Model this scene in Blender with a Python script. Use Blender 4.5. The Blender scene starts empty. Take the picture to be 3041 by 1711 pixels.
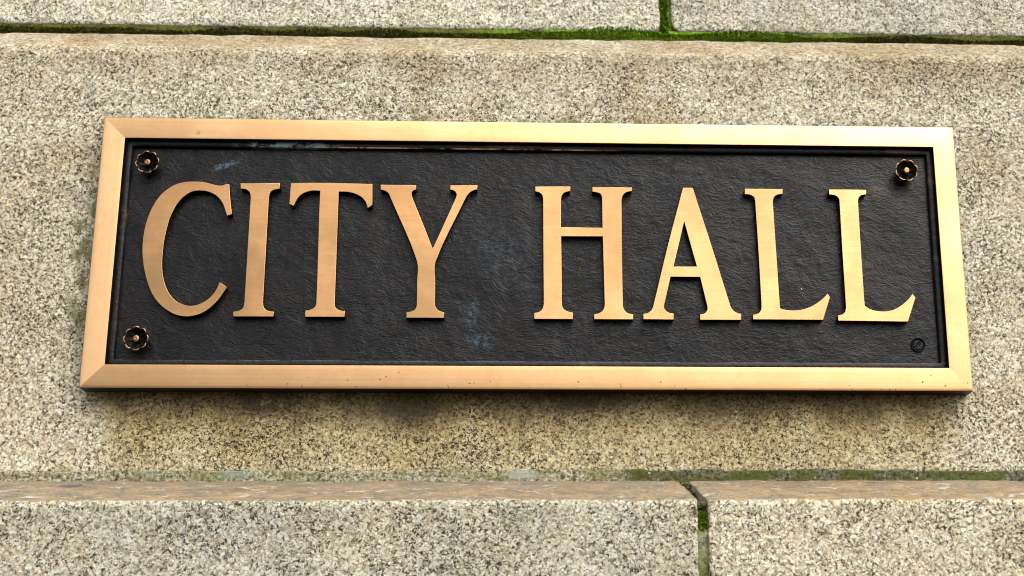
import bpy, bmesh, math, random
import numpy as np
from mathutils import Vector

S = bpy.context.scene
COL = S.collection
rad = math.radians

# ------------------------------------------------------------------ camera
cam_d = bpy.data.cameras.new('camera')
cam = bpy.data.objects.new('camera', cam_d)
COL.objects.link(cam)
cam.location = (0.00188, -1.93669, -0.59262)
cam.rotation_euler = (1.84691, 0.00773, -0.0449)
cam_d.sensor_width = 36.0
cam_d.lens = 4300.0 * 36.0 / 3041.0
cam_d.shift_x = -0.0860
cam_d.clip_start = 0.05
cam_d.clip_end = 500.0
S.camera = cam

# ------------------------------------------------------------------ light
SUN_EL, SUN_AZ = 49.0, 36.0          # height; degrees to the right of straight out of the wall
w = bpy.data.worlds.new('World')
S.world = w
w.use_nodes = True
nt = w.node_tree
nt.nodes.clear()
wo = nt.nodes.new('ShaderNodeOutputWorld')
bg = nt.nodes.new('ShaderNodeBackground')
sky = nt.nodes.new('ShaderNodeTexSky')
hs = nt.nodes.new('ShaderNodeHueSaturation')
sky.sky_type = 'NISHITA'
sky.sun_disc = False
sky.sun_elevation = rad(SUN_EL)
sky.sun_rotation = rad(180.0 - SUN_AZ)
sky.air_density = 1.0
sky.dust_density = 4.0
sky.ozone_density = 1.0
hs.inputs['Saturation'].default_value = 0.30     # overcast: the cloud layer takes the blue out
bg.inputs['Strength'].default_value = 0.148
nt.links.new(sky.outputs[0], hs.inputs['Color'])
nt.links.new(hs.outputs[0], bg.inputs['Color'])
nt.links.new(bg.outputs[0], wo.inputs['Surface'])

sd = bpy.data.lights.new('sun', 'SUN')
sd.energy = 1.75
sd.angle = rad(66)
sd.color = (1.0, 0.95, 0.86)
sun = bpy.data.objects.new('sun', sd)
COL.objects.link(sun)
to_sun = Vector((math.sin(rad(SUN_AZ)) * math.cos(rad(SUN_EL)), -math.cos(rad(SUN_AZ)) * math.cos(rad(SUN_EL)), math.sin(rad(SUN_EL))))
sun.rotation_euler = to_sun.to_track_quat('Z', 'Y').to_euler()
sun.location = to_sun * 5

S.view_settings.view_transform = 'Standard'
S.view_settings.look = 'None'
S.view_settings.exposure = 0.47
S.view_settings.gamma = 1.0
S.cycles.use_denoising = True
S.cycles.filter_width = 1.1

# ------------------------------------------------------------------ numpy noise
def _hash(ix, iy, iz, seed):
    h = (ix.astype(np.int64) * 374761393 + iy.astype(np.int64) * 668265263 + iz.astype(np.int64) * 2147483647 + seed * 974711) & 0xFFFFFFFF
    h = ((h ^ (h >> 13)) * 1274126177) & 0xFFFFFFFF
    h = h ^ (h >> 16)
    return (h & 0xFFFFFF) / float(0xFFFFFF)

def vnoise(P, scale, seed=0):
    Q = np.asarray(P, float) * scale + 1000.0
    I = np.floor(Q).astype(np.int64)
    F = Q - I
    F = F * F * (3 - 2 * F)
    r = 0
    for dx in (0, 1):
        for dy in (0, 1):
            for dz in (0, 1):
                wgt = (F[:, 0] if dx else 1 - F[:, 0]) * (F[:, 1] if dy else 1 - F[:, 1]) * (F[:, 2] if dz else 1 - F[:, 2])
                r = r + wgt * _hash(I[:, 0] + dx, I[:, 1] + dy, I[:, 2] + dz, seed)
    return r * 2 - 1

def fbm(P, scale, octs=3, seed=0):
    r, a = 0, 1.0
    for o in range(octs):
        r = r + a * vnoise(P, scale * 2 ** o, seed + o * 17)
        a *= 0.5
    return r

# ------------------------------------------------------------------ node helper
class NB:
    def __init__(self, name):
        self.m = bpy.data.materials.new(name)
        self.m.use_nodes = True
        self.t = self.m.node_tree
        self.t.nodes.clear()
        self.out = self.t.nodes.new('ShaderNodeOutputMaterial')
        self.b = self.t.nodes.new('ShaderNodeBsdfPrincipled')
        self.t.links.new(self.b.outputs[0], self.out.inputs['Surface'])
        self.tc = self.t.nodes.new('ShaderNodeTexCoord')
        self.co = self.tc.outputs['Object']
    def put(self, sock, v):
        if isinstance(v, bpy.types.NodeSocket):
            self.t.links.new(v, sock)
        else:
            if sock.type == 'RGBA' and len(v) == 3:
                v = (*v, 1)
            sock.default_value = v
    def n(self, kind, ins=None, **props):
        nd = self.t.nodes.new('ShaderNode' + kind)
        for k, v in props.items():
            setattr(nd, k, v)
        for k, v in (ins or {}).items():
            self.put(nd.inputs[k], v)
        return nd
    def math(self, op, a, b=0.0, c=0.0, clamp=False):
        nd = self.n('Math', {0: a, 1: b, 2: c}, operation=op, use_clamp=clamp)
        return nd.outputs[0]
    def mul(self, a, b): return self.math('MULTIPLY', a, b)
    def add(self, a, b): return self.math('ADD', a, b)
    def step(self, v, a, b):            # smoothstep a..b
        nd = self.n('MapRange', {'Value': v, 'From Min': a, 'From Max': b}, interpolation_type='SMOOTHSTEP')
        return nd.outputs[0]
    def noise(self, scale, detail=3.0, rough=0.55, dist=0.0, co=None, col=False):
        nd = self.n('TexNoise', {'Vector': co or self.co, 'Scale': scale, 'Detail': detail, 'Roughness': rough, 'Distortion': dist})
        return nd.outputs[1 if col else 0]
    def vor(self, scale, co=None, feature='F1', rnd=1.0):
        return self.n('TexVoronoi', {'Vector': co or self.co, 'Scale': scale, 'Randomness': rnd}, feature=feature)
    def mapping(self, loc=(0, 0, 0), rot=(0, 0, 0), scale=(1, 1, 1), co=None):
        return self.n('Mapping', {'Vector': co or self.co, 'Location': loc, 'Rotation': rot, 'Scale': scale}).outputs[0]
    def mix(self, f, a, b, mode='MIX'):
        nd = self.n('Mix', data_type='RGBA', blend_type=mode)
        self.put(nd.inputs[0], f); self.put(nd.inputs[6], a); self.put(nd.inputs[7], b)
        return nd.outputs[2]
    def ramp(self, v, stops, interp='LINEAR'):
        nd = self.n('ValToRGB', {'Fac': v})
        cr = nd.color_ramp
        cr.interpolation = interp
        while len(cr.elements) < len(stops):
            cr.elements.new(0.5)
        for e, (p, c) in zip(cr.elements, stops):
            e.position = p
            e.color = (*c, 1) if len(c) == 3 else c
        return nd.outputs[0]
    def xyz(self, co=None):
        nd = self.n('SeparateXYZ', {0: co or self.co})
        return nd.outputs[0], nd.outputs[1], nd.outputs[2]
    def vadd(self, a, b):
        return self.n('VectorMath', {0: a, 1: b}, operation='ADD').outputs[0]
    def warp(self, scale, amount, co=None, detail=2.0):
        c = self.noise(scale, detail, co=co, col=True)
        c = self.n('VectorMath', {0: c, 1: (-0.5, -0.5, -0.5)}, operation='ADD').outputs[0]
        c = self.n('VectorMath', {0: c, 'Scale': amount}, operation='SCALE').outputs[0]
        return self.vadd(co or self.co, c)
    def blob(self, x, z, rx, rz, rot=0.0, soft=0.5, co=None):   # an elliptical patch on the face, world metres
        c = self.n('Mapping', {'Vector': co or self.co, 'Location': (x, 0, z), 'Rotation': (0, rot, 0), 'Scale': (rx, 1e6, rz)}, vector_type='TEXTURE').outputs[0]
        l = self.n('VectorMath', {0: c}, operation='LENGTH').outputs['Value']
        return self.step(l, 1.0, 1.0 - soft)
    def bump(self, h, strength, dist, prev=None):
        nd = self.n('Bump', {'Height': h, 'Strength': strength, 'Distance': dist})
        if prev is not None:
            self.put(nd.inputs['Normal'], prev)
        return nd.outputs[0]
    def set(self, **kw):
        for k, v in kw.items():
            self.put(self.b.inputs[k.replace('_', ' ')], v)
        return self.m

# ------------------------------------------------------------------ materials
def granite(name, tint=(1, 1, 1), dark=0.15, brown=0.3, seed=0.0, ledge=None, plaque_stain=False, edge_grime=None, grey=0.0, ledge_amt=1.0, coarse=1.0):
    b = NB(name)
    base = b.mapping(loc=(seed, seed * 0.7, seed * 1.3), scale=(1 / coarse,) * 3)
    co = b.warp(140, 0.005, co=base)
    v1 = b.vor(330, co)
    v1r = b.n('SeparateColor', {0: v1.outputs['Color']}).outputs[0]
    v1g = b.n('SeparateColor', {0: v1.outputs['Color']}).outputs[1]
    big = b.noise(5.5, 5, 0.6, co=base)
    mid = b.noise(20, 4, 0.6, co=base)
    mineral = b.ramp(v1r, [(0.0, (.25, .235, .19)), (0.12, (.40, .37, .29)), (0.30, (.54, .485, .38)),
                           (0.50, (.68, .635, .53)), (0.72, (.78, .755, .68)), (1.0, (.88, .88, .84))])
    mineral = b.mix(b.mul(b.step(v1g, 0.78, 0.9), 0.42), mineral, (.60, .43, .25))
    mineral = b.mix(b.mul(b.step(v1g, 0.22, 0.10), 0.40), mineral, (.50, .54, .55))
    # mica: thin curled dark flecks lying between the pale grains, denser in some zones than others
    zone = b.add(b.mul(b.math('SUBTRACT', mid, 0.5), 0.55), b.mul(b.math('SUBTRACT', big, 0.5), 0.55))
    cw = b.warp(230, 0.005, co=base)
    n1 = b.noise(225, 2, 0.5, 0.6, co=cw)
    n2 = b.noise(205, 2, 0.5, co=b.mapping(loc=(3, 8, 1), co=base))
    wid = b.add(b.mul(zone, 0.10), 0.013 + dark * 0.24)
    ridge = b.math('SUBTRACT', wid, b.math('ABSOLUTE', b.math('SUBTRACT', n1, 0.5)))
    fl = b.mul(b.step(ridge, -0.003, 0.011), b.step(b.add(n2, b.mul(zone, 0.35)), 0.47, 0.55))
    n3 = b.noise(340, 2, 0.5, co=b.mapping(loc=(1, 4, 6), co=base))
    dot = b.step(b.add(n3, b.mul(zone, 0.25)), 0.70 - dark * 0.35, 0.74 - dark * 0.35)
    fl = b.math('MAXIMUM', fl, b.mul(dot, 0.9))
    fleck = b.mix(n2, (.008, .008, .007), (.075, .06, .034))
    # soft grey feldspar clouds
    gr = b.step(b.noise(160, 3, 0.6, co=b.mapping(loc=(9, 2, 3), co=base)), 0.55, 0.72)
    mineral = b.mix(b.mul(gr, 0.30), mineral, (.34, .33, .29))
    x, y, z = b.xyz()
    if ledge:
        lm = ledge(b, x, y, z)
        fl = b.mul(fl, b.math('SUBTRACT', 1.0, b.mul(lm, 0.70)))
    col = b.mix(fl, mineral, fleck)
    col = b.mix(1.0, col, tint, 'MULTIPLY')
    # warm soiling in broad patches
    soil = b.mul(b.step(b.noise(9, 6, 0.62, co=b.mapping(loc=(3.1 + seed, 0, 1.7))), 0.40, 0.72), brown)
    col = b.mix(soil, col, b.mix(1.0, col, (.73, .63, .44), 'MULTIPLY'))
    if grey:
        col = b.mix(b.mul(b.step(b.noise(7, 4, co=b.mapping(loc=(seed, 5, 2))), 0.35, 0.65), grey), col, b.mix(1.0, col, (.66, .70, .72), 'MULTIPLY'))
    if ledge:
        tan = b.ramp(b.noise(30, 7, 0.72, 0.5), [(0.30, (.045, .038, .030)), (0.42, (.105, .083, .056)), (0.50, (.19, .128, .066)), (0.60, (.31, .18, .060)), (0.70, (.27, .215, .15)), (0.85, (.36, .31, .24))])
        tan = b.mix(0.18, tan, col)
        tan = b.mix(b.mul(b.step(y, -0.10, 0.0), 0.35), tan, (.13, .105, .085))
        liche = b.step(b.noise(34, 5, 0.7, 0.6, co=b.mapping(loc=(7, 2, 1), scale=(.8, 1, 1))), 0.59, 0.64)
        tan = b.mix(b.mul(liche, 0.6), tan, (.60, .585, .53))
        chip = b.math('MAXIMUM', b.blob(-0.594, -0.3245, 0.017, 0.0042, rad(-6), 0.15, co=b.warp(90, 0.008)), b.blob(0.455, -0.318, 0.010, 0.0015, 0, 0.3))
        tan = b.mix(b.mul(chip, 0.85), tan, (.045, .037, .036))
        col = b.mix(b.mul(lm, 0.92 * ledge_amt), col, tan)
    if plaque_stain:
        # bronze run-off below the plaque: a brown wash that starts at its lower edge and fades downwards, with streaks
        run = b.noise(24, 4, 0.6, co=b.mapping(scale=(1, 1, 0.12)))
        wob = b.mul(b.math('SUBTRACT', b.noise(16, 4, 0.6), 0.5), 0.08)
        inx = b.step(b.math('ABSOLUTE', b.add(x, wob)), 0.60, 0.545)
        below = b.step(z, -0.185, -0.192)
        fade = b.math('SUBTRACT', 1.0, b.mul(b.step(b.add(z, b.mul(b.math('SUBTRACT', run, 0.5), 0.06)), -0.20, -0.33), 0.6))
        wash = b.mul(b.mul(inx, below), b.mul(fade, b.step(run, 0.0, 0.45)))
        col = b.mix(wash, col, b.mix(1.0, col, (.70, .60, .37), 'MULTIPLY'))
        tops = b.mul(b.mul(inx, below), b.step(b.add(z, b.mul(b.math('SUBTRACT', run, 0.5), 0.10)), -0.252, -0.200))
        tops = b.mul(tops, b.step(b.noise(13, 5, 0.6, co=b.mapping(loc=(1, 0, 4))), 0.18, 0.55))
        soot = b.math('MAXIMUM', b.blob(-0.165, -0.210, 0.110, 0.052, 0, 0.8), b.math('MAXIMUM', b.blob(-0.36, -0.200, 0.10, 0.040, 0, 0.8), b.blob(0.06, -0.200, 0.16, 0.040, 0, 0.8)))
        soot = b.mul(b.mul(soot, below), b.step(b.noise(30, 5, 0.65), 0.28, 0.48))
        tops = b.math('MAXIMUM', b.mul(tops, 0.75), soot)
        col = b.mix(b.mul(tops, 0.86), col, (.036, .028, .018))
        # green algae along the left and upper edges of the plaque
        al = b.mul(b.blob(-0.612, 0.0, 0.035, 0.16), b.step(b.noise(45, 4), 0.42, 0.62))
        col = b.mix(b.mul(al, 0.75), col, (.085, .095, .018))
        al2 = b.mul(b.mul(b.step(z, 0.228, 0.196), b.step(z, 0.185, 0.195)), b.step(b.noise(55, 4), 0.50, 0.60))
        al2 = b.mul(al2, b.step(b.math('ABSOLUTE', x), 0.61, 0.56))
        col = b.mix(b.mul(al2, 0.75), col, (.10, .11, .025))
        up = b.mul(b.step(b.add(z, b.mul(b.math('SUBTRACT', big, 0.5), 0.14)), 0.235, 0.31), b.step(b.noise(11, 4, co=b.mapping(loc=(0, 3, 0))), 0.32, 0.62))
        col = b.mix(b.mul(up, 0.75), col, b.mix(1.0, col, (.64, .56, .44), 'MULTIPLY'))
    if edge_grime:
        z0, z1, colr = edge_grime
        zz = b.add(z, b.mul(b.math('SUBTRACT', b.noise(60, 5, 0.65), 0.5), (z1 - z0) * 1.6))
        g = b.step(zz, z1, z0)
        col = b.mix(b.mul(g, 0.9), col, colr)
    hgt = b.noise(340, 3, 0.65, co=base)
    hgt = b.math('SUBTRACT', hgt, b.mul(fl, 0.35))
    nrm = b.bump(hgt, 0.45, 0.0025)
    nrm = b.bump(b.noise(70, 4, 0.6, co=base), 0.5, 0.006, nrm)
    return b.set(Base_Color=col, Roughness=0.82, Normal=nrm, Specular_IOR_Level=0.35)

def ledge_low(b, x, y, z):
    f = b.add(y, b.mul(b.math('SUBTRACT', b.noise(120, 3), 0.5), 0.010))
    return b.mul(b.step(f, -0.160, -0.153), b.step(z, -0.364, -0.358))
def ledge_mid(b, x, y, z):
    f = b.add(z, b.mul(b.math('SUBTRACT', b.noise(60, 4), 0.5), 0.022))
    return b.step(f, 0.308, 0.330)

def bronze(name, horiz=True, base=(.95, .585, .29), pits=0.0, dull=0.0):
    b = NB(name)
    sc = (4, 60, 420) if horiz else (420, 60, 4)
    br = b.noise(1.0, 3, 0.6, co=b.mapping(scale=sc))
    pat = b.noise(11, 5, 0.6)
    fine = b.noise(90, 4, 0.65)
    col = b.mix(b.step(pat, 0.35, 0.75), base, tuple(v * k for v, k in zip(base, (.88, .84, .78))))
    col = b.mix(b.mul(b.step(fine, 0.45, 0.80), 0.30), col, tuple(v * k for v, k in zip(base, (.70, .62, .52))))
    brm = b.noise(1.0, 2, 0.5, co=b.mapping(scale=(3, 60, 300) if horiz else (300, 60, 3)))
    col = b.mix(b.mul(b.step(brm, 0.40, 0.70), 0.22), col, tuple(v * .72 for v in base))
    if dull:
        dm = b.mul(b.step(b.noise(7, 5, 0.65, co=b.mapping(loc=(2, 0, 5))), 0.42, 0.66), dull)
        col = b.mix(dm, col, (.50, .30, .135))
    x, y, z = b.xyz()
    # casting pits and spots, thickest near the lower edge
    v = b.vor(260, b.warp(60, 0.01))
    vr = b.n('SeparateColor', {0: v.outputs['Color']}).outputs[0]
    dens = b.add(b.mul(b.step(z, -0.170, -0.192), 0.10 * pits), 0.004 + 0.010 * pits)
    dens = b.mul(dens, b.step(b.noise(8, 3), 0.35, 0.65))
    pit = b.mul(b.step(b.math('SUBTRACT', dens, vr), 0.0, 0.01), b.step(v.outputs['Distance'], 0.36, 0.20))
    col = b.mix(b.mul(pit, 0.85), col, (.10, .05, .02))
    mark = b.mul(b.blob(-0.468, 0.170, 0.0042, 0.0042, 0, 0.6), 0.45)
    col = b.mix(mark, col, (.36, .24, .13))
    grn = b.mul(b.blob(0.0, -0.180, 0.055, 0.009, 0, 0.8), b.mul(b.step(fine, 0.40, 0.62), 0.5))
    col = b.mix(grn, col, (.66, .56, .30))
    rgh = b.add(b.add(b.mul(br, 0.10), b.mul(pat, 0.10)), 0.30)
    rgh = b.add(rgh, b.mul(pit, 0.3))
    nrm = b.bump(br, 0.05, 0.001)
    nrm = b.bump(b.math('SUBTRACT', b.noise(18, 3), pit), 0.08, 0.002, nrm)
    tan = b.n('CombineXYZ', {0: 0.0 if horiz else 1.0, 1: 0.0, 2: 1.0 if horiz else 0.0}).outputs[0]     # scatter runs across the brushing
    return b.set(Base_Color=col, Metallic=1.0, Roughness=rgh, Normal=nrm, Anisotropic=0.75, Tangent=tan)

def patina(name, leather=True, worn=0.0, scuffs=False, dark=1.0):
    b = NB(name)
    tintn = b.noise(14, 5, 0.65)
    col = b.ramp(tintn, [(0.30, (.012, .013, .017)), (0.45, (.017, .017, .016)), (0.58, (.026, .019, .014)), (0.72, (.016, .020, .019))])
    col = b.mix(1.0, col, (dark * .36, dark * .33, dark * .32), 'MULTIPLY')
    hue = b.noise(160, 4, 0.7, col=True)
    col = b.mix(0.35, col, b.mix(1.0, hue, (.012, .011, .012), 'MULTIPLY'))
    rgh = 0.42
    if leather:
        wv = b.warp(7, 0.09, detail=3)
        wv = b.warp(70, 0.008, co=wv)
        c1 = b.noise(125, 2, 0.55, 0.8, co=b.mapping(rot=(0, rad(22), 0), scale=(.50, 1, 1.7), co=wv))
        c2 = b.noise(105, 2, 0.55, 0.8, co=b.mapping(rot=(0, rad(-30), 0), scale=(.55, 1, 1.5), loc=(3, 0, 7), co=wv))
        sel = b.step(b.noise(8, 3), 0.42, 0.58)
        h = b.mix(sel, c1, c2)
        h = b.math('ABSOLUTE', b.math('SUBTRACT', h, 0.5))
        nrm = b.bump(b.math('POWER', b.add(h, 0.001), 0.6), 0.30, 0.0030)
        nrm = b.bump(b.noise(16, 4, 0.6), 0.30, 0.008, nrm)
        rgh = b.add(b.mul(b.noise(40, 4), 0.20), 0.20)
    else:
        nrm = b.bump(b.noise(130, 5, 0.65), 0.5, 0.0025)
    if scuffs:
        tex = b.noise(150, 5, 0.7)
        sp = b.mul(b.blob(-0.432, 0.128, 0.026, 0.0060, rad(-20), 0.6), b.step(tex, 0.44, 0.54))
        sp = b.math('MAXIMUM', sp, b.mul(b.blob(-0.083, -0.085, 0.012, 0.035, rad(8), 0.9), b.mul(b.step(tex, 0.42, 0.66), 0.8)))
        sp = b.math('MAXIMUM', sp, b.mul(b.blob(-0.072, -0.124, 0.030, 0.016, 0, 0.9), b.mul(b.step(tex, 0.42, 0.66), 0.8)))
        sp = b.math('MAXIMUM', sp, b.mul(b.blob(-0.045, 0.0, 0.06, 0.09, rad(-30), 0.9), b.mul(b.step(tex, 0.42, 0.75), 0.45)))
        col = b.mix(b.mul(sp, 0.65), col, (.11, .18, .24))
        ol = b.mul(b.blob(0.488, 0.098, 0.022, 0.016, 0, 0.9), b.step(tex, 0.42, 0.66))
        col = b.mix(b.mul(ol, 0.6), col, (.16, .14, .07))
        v3 = b.vor(75)
        v3r = b.n('SeparateColor', {0: v3.outputs['Color']}).outputs[0]
        dust = b.mul(b.step(v3r, 0.988, 0.992), b.step(v3.outputs['Distance'], 0.11, 0.05))
        col = b.mix(dust, col, (.55, .50, .38))
    kw = {}
    if worn:
        wn = b.mul(b.step(b.noise(30, 6, 0.7, co=b.mapping(scale=(.35, 1, 1))), 0.55, 0.72), worn)
        col = b.mix(wn, col, (.16, .10, .055))
        x, y, z = b.xyz()
        sp = b.mul(b.blob(-0.345, 0.156, 0.085, 0.009, 0, 0.5), b.step(b.noise(90, 5, 0.7, co=b.mapping(scale=(.5, 1, 1))), 0.46, 0.58))
        col = b.mix(sp, col, (.20, .27, .29))
        # rubbed-through lower arris of the upper moulding
        ed = b.mul(b.step(b.math('ABSOLUTE', b.math('SUBTRACT', z, 0.1537)), 0.0012, 0.0004), b.blob(-0.10, 0.154, 0.25, 0.02, 0, 0.4))
        ed = b.mul(ed, b.step(b.noise(28, 4, 0.7, co=b.mapping(scale=(1, 1, .2))), 0.42, 0.56))
        col = b.mix(b.mul(ed, 0.9), col, (.60, .36, .18))
        ed2 = b.mul(b.step(b.math('ABSOLUTE', b.math('SUBTRACT', z, -0.1528)), 0.0014, 0.0004), b.step(b.noise(20, 4, 0.7), 0.40, 0.62))
        col = b.mix(b.mul(ed2, 0.5), col, (.15, .16, .18))
    return b.set(Base_Color=col, Roughness=rgh, Normal=nrm, Specular_IOR_Level=0.27)

def mortar_mat(name, greenx=True):
    b = NB(name)
    n = b.noise(185, 4, 0.8)
    col = b.ramp(n, [(0.40, (.07, .065, .03)), (0.46, (.27, .25, .145)), (0.53, (.47, .44, .29)), (0.61, (.74, .70, .54))])
    g = b.step(b.noise(30, 6, 0.65, co=b.mapping(scale=(.5, 1, 1))), 0.42, 0.66)
    col = b.mix(b.mul(g, 0.65), col, b.mix(n, (.07, .085, .006), (.34, .34, .09)))
    pale = b.step(b.noise(11, 3, 0.5, co=b.mapping(loc=(4.3, 0, 0), scale=(1, 1, .5))), 0.60, 0.70)
    col = b.mix(b.mul(pale, 0.7), col, (.36, .38, .31))
    if greenx:
        x, y, z = b.xyz()
        dk = b.step(b.add(x, b.mul(b.math('SUBTRACT', b.noise(20, 3), 0.5), 0.05)), 0.105, 0.135)
        dcol = b.ramp(n, [(0.40, (.035, .035, .02)), (0.5, (.14, .135, .085)), (0.62, (.30, .29, .20))])
        dcol = b.mix(b.mul(b.step(b.noise(26, 5, .6, co=b.mapping(loc=(1, 4, 2), scale=(.6, 1, 1))), 0.40, 0.56), 0.85), dcol, b.mix(n, (.05, .065, .008), (.15, .17, .03)))
        col = b.mix(dk, col, dcol)
    pb = b.mul(b.blob(-0.014, -0.303, 0.026, 0.009, 0, 0.5, co=b.warp(60, 0.012)), 0.85)
    col = b.mix(pb, col, (.52, .53, .46))
    pb2 = b.mul(b.blob(-0.395, -0.303, 0.030, 0.008, 0, 0.7, co=b.warp(60, 0.012)), 0.7)
    col = b.mix(pb2, col, (.33, .40, .33))
    v = b.vor(165)
    vr = b.n('SeparateColor', {0: v.outputs['Color']}).outputs[0]
    peb = b.mul(b.step(vr, 0.93, 0.94), b.step(v.outputs['Distance'], 0.32, 0.2))
    col = b.mix(peb, col, (.66, .62, .50))
    nrm = b.bump(b.add(n, b.mul(peb, .5)), 1.0, 0.007)
    return b.set(Base_Color=col, Roughness=0.9, Normal=nrm, Specular_IOR_Level=0.25)

def joint_mat(name):
    b = NB(name)
    x, y, z = b.xyz()
    n = b.noise(120, 5, 0.7)
    col = b.ramp(n, [(0.3, (.09, .095, .04)), (0.5, (.30, .30, .17)), (0.7, (.56, .57, .42))])
    g = b.step(b.noise(34, 4, 0.6, co=b.mapping(loc=(0, 0, 2), scale=(.5, .5, 1))), 0.34, 0.52)
    col = b.mix(b.mul(g, 0.9), col, b.mix(n, (.045, .075, .005), (.24, .28, .03)))
    nrm = b.bump(n, 0.8, 0.004)
    return b.set(Base_Color=col, Roughness=0.9, Normal=nrm, Specular_IOR_Level=0.2)

def moss_mat(name):
    b = NB(name)
    x, y, z = b.xyz()
    wob = b.mul(b.math('SUBTRACT', b.noise(14, 4, 0.6), 0.5), 0.35)
    bright = b.step(b.math('ABSOLUTE', b.add(b.math('SUBTRACT', x, 0.16), wob)), 0.36, 0.12)
    n = b.noise(170, 4, 0.7)
    hi = b.ramp(n, [(0.3, (.035, .065, .004)), (0.5, (.17, .30, .012)), (0.75, (.34, .50, .03))])
    lo = b.ramp(n, [(0.3, (.030, .034, .006)), (0.5, (.095, .098, .016)), (0.75, (.20, .18, .055))])
    col = b.mix(bright, lo, hi)
    gr = b.step(b.noise(24, 4, 0.6, co=b.mapping(loc=(2.2, 0, 0))), 0.60, 0.68)
    col = b.mix(b.mul(b.mul(gr, 0.7), b.math('SUBTRACT', 1.0, bright)), col, (.10, .10, .09))
    nrm = b.bump(n, 0.6, 0.003)
    return b.set(Base_Color=col, Roughness=0.85, Normal=nrm, Specular_IOR_Level=0.2)

def plain(name, c, rough=0.8, metal=0.0):
    b = NB(name)
    k = b.noise(80, 4)
    return b.set(Base_Color=b.mix(k, tuple(v * .7 for v in c), tuple(v * 1.2 for v in c)), Roughness=rough, Metallic=metal, Normal=b.bump(k, .4, .003))

M = {
    'g_mid': granite('granite_middle', (.93, .90, .775), .16, .6, 0.0, ledge_mid, True, ledge_amt=0.38),
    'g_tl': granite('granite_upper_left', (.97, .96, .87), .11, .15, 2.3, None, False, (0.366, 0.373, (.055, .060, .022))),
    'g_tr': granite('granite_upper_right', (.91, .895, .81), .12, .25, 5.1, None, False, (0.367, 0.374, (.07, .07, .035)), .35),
    'g_ll': granite('granite_lower_left', (.86, .85, .76), .175, .3, 7.7, ledge_low, False, None, .45, coarse=0.98),
    'g_lr': granite('granite_lower_right', (.95, .915, .785), .16, .45, 9.4, ledge_low, coarse=1.0),
    'bronze_h': bronze('bronze_brushed_along', True, pits=1.0),
    'bronze_v': bronze('bronze_brushed_upright', False, pits=0.5),
    'bronze_letter': bronze('bronze_letter_face', True, (.80, .45, .205), 0.25, 0.85),
    'patina_panel': patina('black_leather_patina', True, 0.0, True),
    'patina_rail': patina('black_moulding_patina', False, 0.55),
    'patina_side': patina('black_side_patina', False, 0.0, False, 0.6),
    'patina_rosette': patina('dark_rosette_patina', False, 0.0, False, 1.6),
    'mortar': mortar_mat('grey_green_mortar'),
    'joint': joint_mat('mossy_joint_mortar'),
    'joint_top': moss_mat('moss_film'),
    'moss': moss_mat('moss'),
    'rubbed': bronze('rubbed_bronze', True, (.46, .25, .11), 2.0, 0.9),
}

# ------------------------------------------------------------------ object helpers
def link(name, me, mats, parent=None, smooth=True):
    o = bpy.data.objects.new(name, me)
    COL.objects.link(o)
    for m in (mats if isinstance(mats, (list, tuple)) else [mats]):
        me.materials.append(m)
    if parent:
        o.parent = parent
    if smooth:
        me.polygons.foreach_set('use_smooth', [True] * len(me.polygons))
    return o

def thing(name, label, cat, loc=(0, 0, 0)):
    o = bpy.data.objects.new(name, None)
    o.empty_display_size = 0.05
    COL.objects.link(o)
    o.location = loc
    o['label'] = label
    o['category'] = cat
    return o

def grid_mesh(name, V, nu, nv, closed_caps=False):
    """V: (nu*nv,3), u major."""
    me = bpy.data.meshes.new(name)
    i = np.arange(nu - 1)[:, None] * nv + np.arange(nv - 1)[None, :]
    F = np.stack([i, i + nv, i + nv + 1, i + 1], -1).reshape(-1, 4)
    faces = F.tolist()
    if closed_caps:
        faces.append(list(range(nv)))
        faces.append([(nu - 1) * nv + k for k in range(nv)][::-1])
    me.from_pydata(V.tolist(), [], faces)
    me.update()
    return me

def resample(poly, step):
    out = []
    for (a, b) in zip(poly[:-1], poly[1:]):
        L = math.dist(a, b)
        n = max(1, int(round(L / step)))
        for k in range(n):
            t = k / n
            out.append((a[0] + (b[0] - a[0]) * t, a[1] + (b[1] - a[1]) * t))
    out.append(poly[-1])
    return np.array(out)

# ------------------------------------------------------------------ granite wall
wall = thing('granite_wall', 'weathered speckled granite wall of stepped blocks with mossy joints behind the plaque', 'wall', (0, 0, -0.9))

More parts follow.
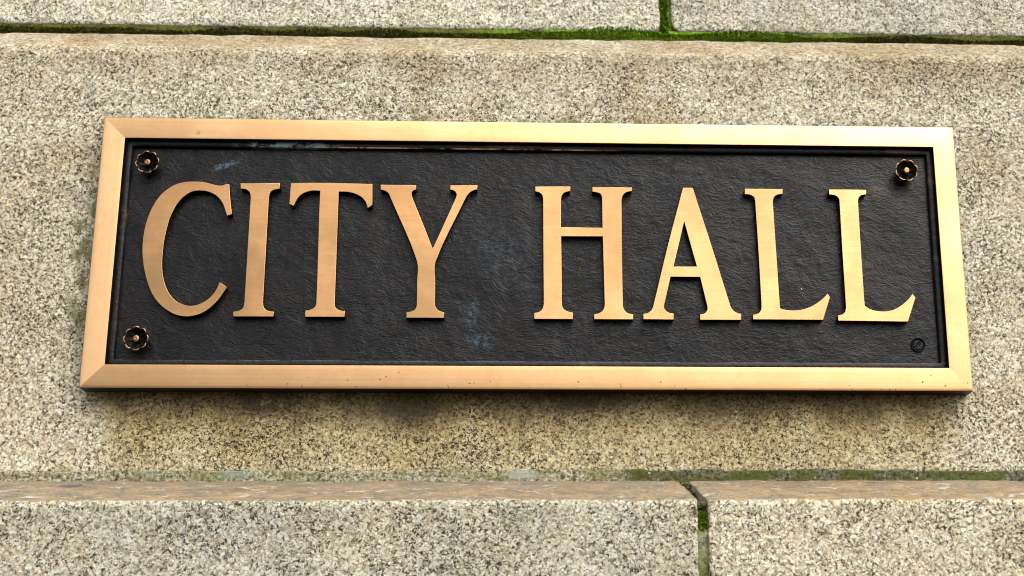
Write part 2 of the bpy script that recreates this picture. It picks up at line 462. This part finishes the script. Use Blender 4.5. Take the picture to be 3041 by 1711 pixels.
def stone(name, prof, x0, x1, mat, seed, ends=(0, 0), bottom_round=0.0, rough=0.0016, slant=0.0, step=0.005):
    """A block: the profile (y, z) from lower back over the front to upper back, swept along x.
    ends: edge radius at left / right end; bottom_round: radius of the lower corners at those ends."""
    P = resample(prof, step)
    xs = [x0]
    fine0, fine1 = max(x0, -0.86), min(x1, 0.86)
    xs = np.unique(np.round(np.concatenate([np.linspace(x0, fine0, 12), np.arange(fine0, fine1, step), np.linspace(fine1, x1, 12)]), 5))
    # extra columns near free ends so that they can round over
    ex = []
    if ends[0]: ex += [x0 + t for t in (0.0006, 0.0015, 0.003, 0.0045, 0.006, 0.009)]
    if ends[1]: ex += [x1 - t for t in (0.0006, 0.0015, 0.003, 0.0045, 0.006, 0.009)]
    xs = np.unique(np.concatenate([xs, ex]))
    nu, nv = len(xs), len(P)
    X = np.repeat(xs, nv)
    Y = np.tile(P[:, 0], nu)
    Z = np.tile(P[:, 1], nu)
    V = np.stack([X, Y, Z], 1)
    yb = P[:, 0].max()
    # normals of the profile for the displacement
    T = np.gradient(P, axis=0)
    N = np.stack([-T[:, 1], T[:, 0]], 1)
    N /= np.linalg.norm(N, axis=1)[:, None] + 1e-9
    NY, NZ = np.tile(N[:, 0], nu), np.tile(N[:, 1], nu)
    amp = rough * (fbm(V, 28, 3, seed) + 0.8 * vnoise(V, 160, seed + 5))
    amp = amp - 0.0015 * np.clip(vnoise(V, 45, seed + 9) - 0.45, 0, 1) * 3
    amp *= (Y < yb - 0.03)
    V[:, 1] += NY * amp
    V[:, 2] += NZ * amp
    for e, (xe, sgn) in enumerate(((x0, 1), (x1, -1))):
        r = ends[e]
        if not r:
            continue
        rr = r * (1 + 0.5 * vnoise(np.stack([V[:, 2] * 0, V[:, 1], V[:, 2]], 1), 60, seed + 3 + e))
        d = np.clip((V[:, 0] - xe) * sgn, 0, None)
        k = np.clip(1 - d / rr, 0, 1)
        V[:, 1] += rr * (1 - np.sqrt(np.clip(1 - k * k, 0, 1)))
        if bottom_round:
            zb = P[:, 1].min()
            dz = np.clip(V[:, 2] - zb, 0, bottom_round)
            q = 1 - dz / bottom_round
            ins = bottom_round * (1 - np.sqrt(np.clip(1 - q * q, 0, 1)))
            V[:, 0] += sgn * ins * np.clip(1 - d / 0.03, 0, 1)
        wob = 0.0016 * fbm(np.stack([V[:, 2] * 0 + e, V[:, 1], V[:, 2]], 1), 55, 3, seed + 31)
        V[:, 0] += wob * np.clip(1 - d / 0.02, 0, 1)
        if slant:
            V[:, 0] += slant * np.clip((V[:, 1] + 0.16) / 0.16, 0, 1) * np.clip(1 - d / 0.05, 0, 1)
    me = grid_mesh(name, V, nu, nv, True)
    return link(name, me, mat, wall)

def arc(cy, cz, r, a0, a1, n=6):
    return [(cy + r * math.cos(rad(a0 + (a1 - a0) * k / n)), cz + r * math.sin(rad(a0 + (a1 - a0) * k / n))) for k in range(n + 1)]

wall_parent_off = wall.location.copy()

# lower course: front 16 cm proud of the middle stone, its top a sloping wash running back to the middle stone's foot
low = [(0.22, -0.90), (-0.16, -0.90), (-0.16, -0.366), (-0.1592, -0.3605), (-0.1565, -0.3578), (-0.150, -0.3555), (0.012, -0.3085), (0.05, -0.3055), (0.22, -0.3050)]
stone('granite_block', low, -1.5, 0.2030, M['g_ll'], 11, (0, 0.0025), slant=-0.007, rough=0.0007)
stone('granite_block', low, 0.2165, 1.5, M['g_lr'], 23, (0.003, 0), slant=-0.007, rough=0.0007)
# middle stone, with a rounded weathered top
mid = [(0.22, -0.3035), (0.008, -0.3035), (0.004, -0.3005), (0.004, 0.304)] + arc(0.025, 0.304, 0.021, 180, 130, 6)[1:] + [(0.040, 0.3530), (0.075, 0.3600), (0.22, 0.3600)]
mo = stone('granite_block', mid, -1.5, 1.5, M['g_mid'], 37, rough=0.0007)
# upper course, set back
top = [(0.25, 0.3690), (0.060, 0.3690), (0.048, 0.3700), (0.0455, 0.3730), (0.045, 0.3780), (0.045, 0.90), (0.25, 0.90)]
stone('granite_block', top, -1.5, 0.1890, M['g_tl'], 41, (0, 0.006), 0.012, rough=0.0010)
stone('granite_block', top, 0.2050, 1.5, M['g_tr'], 53, (0.006, 0), 0.018, rough=0.0010)
# every block was modelled in wall coordinates with the origin at the plaque centre
for o in list(wall.children):
    o.location = -wall_parent_off

def wall_part(name, me, mat):
    o = link(name, me, mat, wall)
    o.location = -wall_parent_off
    return o

# mortar bed between lower and middle course: smeared slightly over the foot of the middle stone
def bed():
    xs = np.arange(-0.9, 0.9, 0.003)
    ts = np.concatenate([np.linspace(0, 0.985, 14), [1.0]])
    nu, nv = len(xs), len(ts)
    X = np.repeat(xs, nv); Tt = np.tile(ts, nu)
    q = np.stack([X, X * 0, X * 0], 1)
    ztop = -0.2970 + 0.0026 * fbm(q, 22, 5, 5) - 0.0010 * (X > 0.115)
    Z = -0.3160 + (ztop + 0.3160) * Tt
    V = np.stack([X, X * 0, Z], 1)
    Y = -0.0005 + 0.0012 * fbm(V, 110, 3, 8) + 0.0008 * fbm(V, 30, 2, 3)
    Y = np.where(Tt > 0.93, Y + 0.0016, Y)
    V[:, 1] = np.where(Tt >= 0.999, 0.012, Y)
    return grid_mesh('mortar_bed', V, nu, nv)
wall_part('mortar_bed', bed(), M['mortar'])

# filling of the lower upright joint: recessed, follows the front and the sloping top
def fill_low():
    pr = resample([(-0.152, -0.90), (-0.152, -0.380), (-0.146, -0.371), (-0.020, -0.334), (0.010, -0.318), (0.03, -0.316)], 0.004)
    us = np.linspace(0.190, 0.228, 12)
    nu, nv = len(us), len(pr)
    V = np.stack([np.repeat(us, nv), np.tile(pr[:, 0], nu), np.tile(pr[:, 1], nu)], 1)
    V[:, 1] += 0.003 * fbm(V, 70, 3, 3)
    V[:, 2] += 0.002 * fbm(V, 70, 3, 4)
    sh = np.clip((V[:, 1] + 0.14) / 0.14, 0, 1)
    V[:, 0] -= 0.007 * sh
    return grid_mesh('joint_filling', V, nu, nv)
wall_part('joint_filling', fill_low(), M['joint'])

def lump(name, c, r, seed, mat):
    bm = bmesh.new()
    bmesh.ops.create_icosphere(bm, subdivisions=3, radius=1)
    P = np.array([v.co[:] for v in bm.verts])
    k = 1 + 0.35 * fbm(P, 1.6, 3, seed)
    for v, s in zip(bm.verts, k):
        v.co = Vector((v.co.x * r[0] * s + c[0], v.co.y * r[1] * s + c[1], v.co.z * r[2] * s + c[2]))
    me = bpy.data.meshes.new(name)
    bm.to_mesh(me); bm.free()
    return wall_part(name, me, mat)
# broken pieces of old mortar left standing in the joint across the wash
lump('mortar_piece', (0.2035, -0.018, -0.3235), (0.0075, 0.020, 0.0060), 2, M['mortar'])
lump('mortar_piece', (0.2045, -0.066, -0.3385), (0.0060, 0.015, 0.0050), 6, M['mortar'])
lump('mortar_piece', (0.2090, -0.146, -0.3640), (0.0070, 0.012, 0.0050), 9, M['mortar'])

def fill_top():
    us = np.arange(-1.4, 1.4, 0.006); ts = np.linspace(0, 1, 6)
    nu, nv = len(us), len(ts)
    V = np.stack([np.repeat(us, nv), 0.0470 + 0 * np.repeat(us, nv), 0.352 + 0.0195 * np.tile(ts, nu)], 1)
    V[:, 1] += 0.0018 * fbm(V, 60, 3, 9)
    return grid_mesh('joint_filling', V, nu, nv)
wall_part('joint_filling', fill_top(), M['joint_top'])
def fill_top_v():
    us = np.linspace(0.18, 0.215, 10); ts = np.linspace(0.365, 0.9, 120)
    nu, nv = len(us), len(ts)
    V = np.stack([np.repeat(us, nv), 0.0525 + 0 * np.repeat(us, nv), np.tile(ts, nu)], 1)
    V[:, 1] += 0.003 * fbm(V, 60, 3, 19)
    return grid_mesh('joint_filling', V, nu, nv)
wall_part('joint_filling', fill_top_v(), M['joint_top'])

# ------------------------------------------------------------------ moss (cushions of tiny leaves in the joints)
def moss_mesh():
    rng = np.random.default_rng(4)
    verts, faces = [], []
    def leaf(p, d, L, wd):
        s = np.cross(d, rng.normal(size=3)); s /= np.linalg.norm(s) + 1e-9
        k = len(verts)
        verts.extend([p - s * wd * .5, p + s * wd * .5, p + d * L * .6 + s * wd * .6, p + d * L, p + d * L * .6 - s * wd * .6])
        faces.append([k, k + 1, k + 2, k + 3, k + 4])
    n = 24000
    xs = rng.uniform(-0.88, 0.88, n)
    q = np.stack([xs, xs * 0, xs * 0], 1)
    th = 0.75 + 0.5 * fbm(q, 9, 3, 2)
    for x, t in zip(xs, th):
        bright = math.exp(-((x - 0.16) / 0.27) ** 2)
        if rng.random() > 0.62 + 0.75 * bright + 0.5 * (t - 0.75):
            continue
        h = (0.0085 + 0.0030 * bright) * max(t, .5)
        fr = rng.random()
        p = np.array([x, 0.0475 - 0.006 * rng.random() * max(t, .4) - 0.004 * bright, 0.3575 + h * fr])
        d = np.array([rng.normal() * .6, -1.0, rng.normal() * .5 + .25]); d /= np.linalg.norm(d)
        leaf(p, d, rng.uniform(.0018, .0042), rng.uniform(.0010, .0020))
    for _ in range(2600):                      # upright joint of the upper course
        z = rng.uniform(0.366, 0.46)
        wid = 0.0052 + 0.003 * vnoise(np.array([[0, 0, z]]), 70, 3)[0] + 0.006 * max(0, (0.378 - z) / 0.012)
        p = np.array([0.1960 + rng.uniform(-1, 1) * wid, 0.0505 - 0.006 * rng.random(), z])
        d = np.array([rng.normal() * .6, -1.0, rng.normal() * .6]); d /= np.linalg.norm(d)
        leaf(p, d, rng.uniform(.0018, .0040), rng.uniform(.0010, .0020))
    for _ in range(700):                       # head of the lower upright joint
        z = -0.372 - abs(rng.normal()) * 0.010
        p = np.array([0.2095 + rng.uniform(-1, 1) * 0.0058, -0.153, z])
        d = np.array([rng.normal() * .6, -1.0, rng.normal() * .6]); d /= np.linalg.norm(d)
        leaf(p, d, rng.uniform(.0015, .0035), rng.uniform(.0010, .0018))
    me = bpy.data.meshes.new('moss')
    me.from_pydata([tuple(v) for v in verts], [], faces)
    return me
mossy = link('moss', moss_mesh(), M['moss'], None, False)
mossy['kind'] = 'stuff'
mossy['label'] = 'bright and olive green moss growing in the joints between the granite blocks'
mossy['category'] = 'moss'

# ------------------------------------------------------------------ bronze plaque
plaque = thing('bronze_plaque', 'wide bronze plaque reading CITY HALL in raised letters on black, fixed to the granite wall', 'sign')
plaque.rotation_euler = (0, 0.00223, 0)
PW, PH = 0.600, 0.1928
FR = 0.0315
BACK, PANEL, RAIL, FRONT, LETTER = 0.008, -0.0130, -0.0200, -0.0280, -0.0245

def bar(name, prof, side, ox, oz, mats, face_mat):
    """One mitred bar. prof: (u inwards from the outer edge, y). ox, oz: half sizes of the outer rectangle."""
    P = np.array(prof)
    n = len(P)
    seg = 60 if side in 'TB' else 20
    V = []
    for k in range(seg + 1):
        t = k / seg * 2 - 1
        for u, y in P:
            hx, hz = ox - u, oz - u
            if side == 'T': V.append((t * hx, y, hz))
            if side == 'B': V.append((-t * hx, y, -hz))
            if side == 'L': V.append((-hx, y, t * hz))
            if side == 'R': V.append((hx, y, -t * hz))
    me = grid_mesh(name, np.array(V), seg + 1, n, False)
    o = link(name, me, mats, plaque, False)
    nf = n - 1
    for i, p in enumerate(me.polygons):
        p.material_index = face_mat[i % nf] if i < nf * seg else 1
        p.use_smooth = i < nf * seg and 2 <= (i % nf) <= nf - 3
    return o

fprof = [(0.0015, BACK), (0.0, 0.0), (0.0, -0.0252), (0.0004, -0.0259), (0.0014, -0.0264), (0.004, -0.02680), (0.009, -0.0273), (0.016, -0.0278), (0.024, -0.0282), (0.0309, -0.02845), (0.0313, -0.0284), (FR, -0.0279), (FR, -0.0105)]
fmat = [1, 1, 1, 0, 0, 0, 0, 0, 0, 0, 0, 1]
for s in 'TBLR':
    bar('frame_bar', fprof, s, PW, PH, [M['bronze_h'] if s in 'TB' else M['bronze_v'], M['patina_side']], fmat)
rprof = [(FR, PANEL + 0.002), (FR, RAIL + 0.0006), (FR + 0.0008, RAIL), (FR + 0.0078, RAIL - 0.0002), (FR + 0.0086, RAIL + 0.0008), (FR + 0.0092, RAIL + 0.0030), (FR + 0.0092, PANEL + 0.002)]
for s in 'TBLR':
    bar('inner_moulding', rprof, s, PW, PH, [M['patina_rail'], M['patina_side']], [0, 0, 0, 0, 0, 0])

def panel():
    hx, hz = PW - FR - 0.0002, PH - FR - 0.0002
    us = np.arange(-hx, hx + 0.001, 0.0035); us[-1] = hx
    vs = np.linspace(-hz, hz, 92)
    nu, nv = len(us), len(vs)
    V = np.stack([np.repeat(us, nv), np.full(nu * nv, PANEL), np.tile(vs, nu)], 1)
    V[:, 1] += 0.0006 * fbm(V, 14, 4, 77)
    # a few casting bumps
    rng = random.Random(3)
    for _ in range(26):
        x, z = rng.uniform(-.55, .55), rng.uniform(-.15, .15)
        V[:, 1] -= 0.0012 * np.exp(-((V[:, 0] - x) ** 2 + (V[:, 2] - z) ** 2) / 0.0026 ** 2)
    n0 = len(V)
    me = grid_mesh('back_panel', V, nu, nv)
    o = link('back_panel', me, M['patina_panel'], plaque)
    return o
panel()

OUTLINES = {
  'C': [(-426.3,96.3),(-421.4,95.2),(-420.0,82.9),(-418.0,69.0),(-415.2,52.3),(-421.5,49.7),(-424.1,56.3),(-427.5,65.5),(-432.3,73.0),(-438.1,78.8),(-444.9,82.8),(-452.6,85.3),(-462.4,86.1),(-470.9,84.7),(-478.2,80.6),(-485.3,74.1),(-491.1,65.5),(-495.7,55.6),(-499.3,45.3),(-501.6,33.8),(-503.3,22.4),(-504.6,11.1),(-505.0,-0.3),(-505.0,-11.5),(-504.4,-22.8),(-502.9,-34.0),(-499.9,-45.1),(-495.3,-56.2),(-489.5,-65.1),(-482.0,-72.4),(-474.3,-76.7),(-465.7,-78.9),(-456.3,-78.2),(-448.0,-75.2),(-439.9,-69.6),(-433.0,-62.0),(-428.3,-53.5),(-425.7,-45.0),(-415.6,-52.3),(-419.4,-60.1),(-425.2,-69.1),(-432.0,-77.6),(-440.0,-84.7),(-448.1,-89.8),(-458.4,-93.0),(-467.8,-93.9),(-479.5,-92.0),(-490.4,-87.0),(-500.5,-79.6),(-509.6,-70.1),(-516.9,-58.6),(-522.6,-45.3),(-527.0,-31.9),(-530.2,-18.5),(-532.3,-5.0),(-533.2,8.5),(-532.8,22.1),(-531.3,35.8),(-528.4,48.4),(-524.1,61.1),(-518.5,72.6),(-511.7,81.9),(-503.6,89.4),(-493.3,95.5),(-482.7,98.4),(-469.8,99.3),(-458.9,98.7),(-447.9,96.3),(-438.0,94.0),(-431.5,93.9),(-428.3,94.8)],
  'I': [(-406.2,97.6),(-352.1,98.2),(-352.1,89.9),(-356.0,89.3),(-360.3,88.1),(-363.8,85.5),(-365.6,81.8),(-366.1,76.5),(-365.5,-74.2),(-364.1,-80.2),(-360.7,-84.2),(-355.7,-85.9),(-350.6,-86.3),(-350.2,-93.2),(-404.3,-93.5),(-404.8,-86.7),(-399.7,-86.0),(-394.6,-83.9),(-391.6,-80.4),(-390.5,-74.4),(-391.0,76.2),(-391.8,81.5),(-393.7,85.2),(-396.9,87.8),(-400.9,89.1),(-405.3,89.5)],
  'T': [(-336.9,98.4),(-316.6,99.0),(-283.3,99.3),(-249.9,98.8),(-224.5,98.2),(-223.8,83.2),(-223.4,67.6),(-229.7,62.6),(-231.0,67.5),(-233.9,73.4),(-238.3,78.3),(-243.4,81.8),(-249.3,84.2),(-257.7,86.1),(-270.4,86.6),(-269.6,7.2),(-268.9,-75.4),(-268.1,-79.1),(-265.9,-81.8),(-262.5,-83.8),(-258.8,-84.7),(-255.0,-84.8),(-254.7,-93.1),(-307.8,-93.4),(-308.2,-84.6),(-302.7,-83.7),(-298.3,-81.7),(-295.1,-78.9),(-293.8,-75.5),(-294.3,-27.6),(-296.0,55.9),(-296.1,87.4),(-306.1,87.7),(-314.3,85.8),(-320.8,82.6),(-325.6,77.7),(-328.9,71.5),(-331.5,64.8),(-337.5,67.9)],
  'Y': [(-213.1,97.6),(-163.8,96.9),(-163.7,90.6),(-166.8,89.9),(-168.9,87.7),(-169.7,84.1),(-168.3,78.5),(-138.3,4.5),(-107.9,80.0),(-107.2,84.4),(-108.9,88.0),(-112.3,90.1),(-116.2,91.1),(-116.4,97.7),(-78.5,97.8),(-78.8,91.5),(-83.8,90.4),(-88.8,87.3),(-92.9,82.3),(-96.1,75.6),(-133.9,-13.9),(-133.6,-43.6),(-133.3,-74.5),(-132.4,-78.2),(-129.8,-82.1),(-125.7,-84.6),(-120.6,-85.8),(-120.4,-93.6),(-171.4,-93.9),(-171.6,-86.1),(-166.6,-85.2),(-161.7,-83.2),(-159.0,-80.1),(-158.0,-76.0),(-158.4,-43.8),(-159.7,-12.8),(-198.6,78.1),(-201.8,84.9),(-206.1,88.2),(-212.5,90.1)],
  'H': [(2.2,97.2),(51.2,97.4),(51.2,90.6),(46.2,89.6),(42.3,87.8),(39.7,84.7),(38.4,79.7),(38.0,37.4),(95.9,37.4),(95.5,81.2),(94.5,85.3),(91.8,87.9),(87.6,89.3),(82.0,90.2),(82.0,97.2),(137.7,96.9),(137.6,91.5),(131.7,90.5),(126.9,87.8),(124.0,83.4),(122.9,77.5),(122.8,-7.0),(123.3,-75.3),(124.9,-80.5),(128.2,-84.4),(132.3,-86.4),(137.2,-87.2),(137.2,-94.2),(83.8,-94.4),(83.8,-87.1),(89.2,-86.2),(94.2,-83.2),(97.2,-78.9),(98.3,-73.4),(96.2,24.4),(38.5,24.4),(39.3,-25.0),(39.7,-73.3),(41.0,-78.4),(44.6,-82.2),(49.6,-84.2),(54.7,-85.2),(54.7,-94.4),(2.0,-94.4),(1.9,-86.0),(6.7,-85.0),(11.0,-82.6),(13.6,-78.6),(14.9,-73.1),(13.8,9.6),(13.1,79.4),(12.1,83.9),(9.9,86.7),(6.5,88.7),(2.2,89.7)],
  'A': [(209.5,97.6),(223.3,97.4),(247.8,11.6),(271.4,-74.3),(273.8,-79.0),(277.5,-82.7),(281.9,-84.8),(285.7,-85.4),(285.8,-94.0),(229.0,-94.3),(229.2,-86.6),(233.6,-85.8),(237.3,-83.3),(239.4,-79.9),(239.5,-75.4),(230.5,-33.1),(189.7,-32.9),(179.9,-74.1),(180.3,-78.4),(182.9,-82.3),(187.4,-84.7),(192.8,-85.7),(192.7,-94.1),(151.1,-94.0),(151.2,-86.3),(156.7,-85.2),(161.4,-81.9),(164.3,-76.8),(166.0,-70.8),(187.2,14.6)],
  'Ah': [(210.2,48.1),(226.5,-18.0),(193.6,-18.6)],
  'L1': [(296.8,97.1),(350.5,96.8),(350.2,89.4),(344.1,88.8),(339.5,86.4),(336.8,82.2),(336.0,75.8),(338.0,-2.0),(340.0,-77.4),(347.0,-79.3),(356.6,-80.3),(367.5,-79.4),(378.7,-76.3),(388.5,-71.4),(397.0,-65.4),(407.1,-56.0),(410.1,-60.8),(399.2,-93.3),(302.0,-93.3),(302.2,-86.9),(307.1,-85.7),(311.3,-83.2),(313.7,-78.9),(314.4,-73.3),(313.1,-2.2),(310.9,76.7),(310.3,82.6),(307.6,86.1),(302.9,88.1),(296.5,88.9)],
  'L2': [(416.5,97.2),(469.4,96.9),(469.0,90.1),(463.1,89.1),(459.3,86.5),(457.3,82.3),(457.0,76.1),(457.2,-1.0),(457.9,-72.9),(465.1,-77.7),(474.6,-80.4),(485.6,-80.9),(496.7,-78.6),(508.1,-72.6),(518.3,-64.0),(525.8,-55.4),(529.6,-60.5),(516.9,-95.1),(419.7,-94.3),(420.1,-86.7),(426.2,-85.2),(430.3,-81.3),(431.7,-75.3),(430.8,-1.2),(430.4,77.3),(429.9,83.2),(427.2,86.7),(422.6,88.7),(416.1,89.5)],
}


def smooth_outline(pts):
    """Refine gentle bends with a Catmull-Rom curve, keep sharp corners sharp."""
    n = len(pts)
    P = [np.array(p, float) for p in pts]
    sharp = []
    for i in range(n):
        a = P[i] - P[i - 1]; b = P[(i + 1) % n] - P[i]
        ang = abs(math.degrees(math.atan2(a[0] * b[1] - a[1] * b[0], a @ b)))
        ratio = max(np.linalg.norm(a), np.linalg.norm(b)) / (min(np.linalg.norm(a), np.linalg.norm(b)) + 1e-9)
        sharp.append(ang > 33 or ratio > 5)
    out = []
    for i in range(n):
        p0, p1, p2, p3 = P[i - 1], P[i], P[(i + 1) % n], P[(i + 2) % n]
        t1 = (p2 - p1) if sharp[i] else (p2 - p0) * .5
        t2 = (p2 - p1) if sharp[(i + 1) % n] else (p3 - p1) * .5
        m = np.linalg.norm(p2 - p1)
        t1 = t1 / (np.linalg.norm(t1) + 1e-9) * m; t2 = t2 / (np.linalg.norm(t2) + 1e-9) * m
        both = sharp[i] and sharp[(i + 1) % n]
        k = 1 if both else 4
        for j in range(k):
            t = j / k
            h = (2*t**3 - 3*t*t + 1) * p1 + (t**3 - 2*t*t + t) * t1 + (-2*t**3 + 3*t*t) * p2 + (t**3 - t*t) * t2
            out.append(h)
    return out

def letter(key, label, hole=None):
    cu = bpy.data.curves.new('letter', 'CURVE')
    cu.dimensions = '2D'
    cu.fill_mode = 'BOTH'
    half = (PANEL + 0.003 - LETTER) / 2
    cu.extrude = half - 0.0004
    cu.bevel_depth = 0.0004
    cu.bevel_resolution = 2
    cu.offset = -0.0004
    for k in ([key] + ([hole] if hole else [])):
        pts = smooth_outline(OUTLINES[k])
        sp = cu.splines.new('POLY')
        sp.points.add(len(pts) - 1)
        for p, q in zip(sp.points, pts):
            p.co = (q[0] / 1000, q[1] / 1000, 0, 1)
        sp.use_cyclic_u = True
    tmp = bpy.data.objects.new('tmp', cu)
    COL.objects.link(tmp)
    dg = bpy.context.evaluated_depsgraph_get()
    me = bpy.data.meshes.new_from_object(tmp.evaluated_get(dg))
    bpy.data.objects.remove(tmp)
    me.name = 'letter'
    # stand it up: local z (towards the viewer) becomes -y
    yc = (PANEL + 0.003 + LETTER) / 2
    for v in me.vertices:
        x, y, z = v.co
        v.co = (x, yc - z, y)
    me.materials.clear()
    o = link('letter', me, [M['bronze_letter'], M['patina_side']], plaque, False)
    me.update()
    for p in me.polygons:
        p.material_index = 0 if p.normal.y < -0.35 else 1
    o['label'] = label
    return o
for key, lab, hole in (('C', 'raised bronze letter C', None), ('I', 'raised bronze letter I', None), ('T', 'raised bronze letter T', None), ('Y', 'raised bronze letter Y', None),
                       ('H', 'raised bronze letter H', None), ('A', 'raised bronze letter A', 'Ah'), ('L1', 'first raised bronze letter L', None), ('L2', 'last raised bronze letter L', None)):
    letter(key, lab, hole)

# rosettes: eight-petalled bolt caps with a stud in the cup
def rosette(x, z, spin, R=0.0166):
    nth, prof = 96, []
    ths = np.linspace(0, 2 * math.pi, nth, endpoint=False)
    lob = np.abs(np.cos((ths - spin) * 4)) ** 0.6          # 1 on a petal, 0 in the notch
    yR = -0.0312
    # (radius factor, y, petal influence)
    rings = [(0.60, PANEL + 0.001, 0.0), (0.62, PANEL - 0.006, 0.02), (0.74, PANEL - 0.011, 0.05), (0.90, yR + 0.0035, 0.12), (0.985, yR + 0.0008, 0.17), (1.00, yR, 0.17),
             (0.905, yR - 0.0001, 0.16), (0.88, yR + 0.0012, 0.14), (0.70, yR + 0.0050, 0.08), (0.48, yR + 0.0085, 0.03), (0.24, yR + 0.0105, 0.0), (0.02, yR + 0.0110, 0.0)]
    V = []
    for f, y, inf in rings:
        r = R * f * (1 - inf * (1 - lob))
        yy = y + (0.0018 * (1 - lob) * (inf > 0.1)) + (0.0034 * (1 - lob) * (0.02 < inf <= 0.1) * (y > yR + 0.004))
        V.append(np.stack([x + r * np.cos(ths), np.broadcast_to(yy, r.shape), z + r * np.sin(ths)], 1))
    nr = len(rings)
    V = np.concatenate(V)
    faces, mi = [], []
    for i in range(nr - 1):
        for j in range(nth):
            j2 = (j + 1) % nth
            faces.append((i * nth + j, i * nth + j2, (i + 1) * nth + j2, (i + 1) * nth + j))
            mi.append(1 if i in (5,) and lob[j] > 0.62 else 0)
    me = bpy.data.meshes.new('rosette')
    me.from_pydata(V.tolist(), [], faces)
    o = link('rosette', me, [M['patina_rosette'], M['rubbed']], plaque)
    for p, k in zip(me.polygons, mi):
        p.material_index = k
    # stud
    r0 = 0.0046
    pr = [(r0 * 1.05, yR + 0.011), (r0, yR + 0.0020), (r0 * .93, yR + 0.0006), (r0 * .8, yR), (r0 * .30, yR - 0.0002), (0.0001, yR + 0.0003)]
    n = 28
    SV, SF, SM = [], [], []
    for k, (r, y) in enumerate(pr):
        for j in range(n):
            a = 2 * math.pi * j / n
            SV.append((x + r * math.cos(a), y, z + r * math.sin(a)))
    for k in range(len(pr) - 1):
        for j in range(n):
            j2 = (j + 1) % n
            SF.append((k * n + j, k * n + j2, (k + 1) * n + j2, (k + 1) * n + j))
            SM.append(0 if k < 1 else 1)
    me = bpy.data.meshes.new('stud')
    me.from_pydata(SV, [], SF)
    s = link('stud', me, [M['patina_side'], M['rubbed']], o)
    for p, k in zip(me.polygons, SM):
        p.material_index = k
rosette(-0.5346, 0.1250, 0.15)
rosette(0.5275, 0.1248, 0.25)
rosette(-0.5298, -0.1261, 0.05, 0.0170)

# bare slotted fixing at the lower right, where the fourth rosette would be
def fixing(x, z):
    nr, nth = 26, 72
    V = [(x, 0, z)]
    V = []
    R = 0.0104
    for i in range(nr):
        r = R * i / (nr - 1)
        for j in range(nth):
            a = 2 * math.pi * j / nth
            px, pz = r * math.cos(a), r * math.sin(a)
            h = 0.0018
            rr = r / R
            h += 0.0016 * math.exp(-((rr - 0.90) / 0.06) ** 2)
            h -= 0.0018 * math.exp(-((rr - 0.75) / 0.07) ** 2)
            s = (px - pz) * 0.7071                 # slot runs up to the right
            if rr < 0.68:
                h -= 0.0022 * math.exp(-(s / 0.0011) ** 2)
                h -= 0.0014 * math.exp(-(rr / 0.14) ** 2)
            if i == nr - 1: h = -0.001
            V.append((x + px, PANEL - max(h, -0.001) + 0.0004 * random.Random(i * nth + j).uniform(-.5, .5) * (rr < .65), z + pz))
    F = []
    for i in range(nr - 1):
        for j in range(nth):
            j2 = (j + 1) % nth
            F.append((i * nth + j, i * nth + j2, (i + 1) * nth + j2, (i + 1) * nth + j))
    me = bpy.data.meshes.new('slotted_fixing')
    me.from_pydata(V, [], F)
    link('slotted_fixing', me, M['patina_rail'], plaque)
fixing(0.5316, -0.1256)
for me in bpy.data.meshes:
    bm = bmesh.new(); bm.from_mesh(me)
    if me.name.startswith(('rosette', 'stud', 'slotted', 'frame_bar', 'inner_moulding', 'granite_block')):
        bmesh.ops.recalc_face_normals(bm, faces=bm.faces)
        bm.to_mesh(me)
    bm.free()
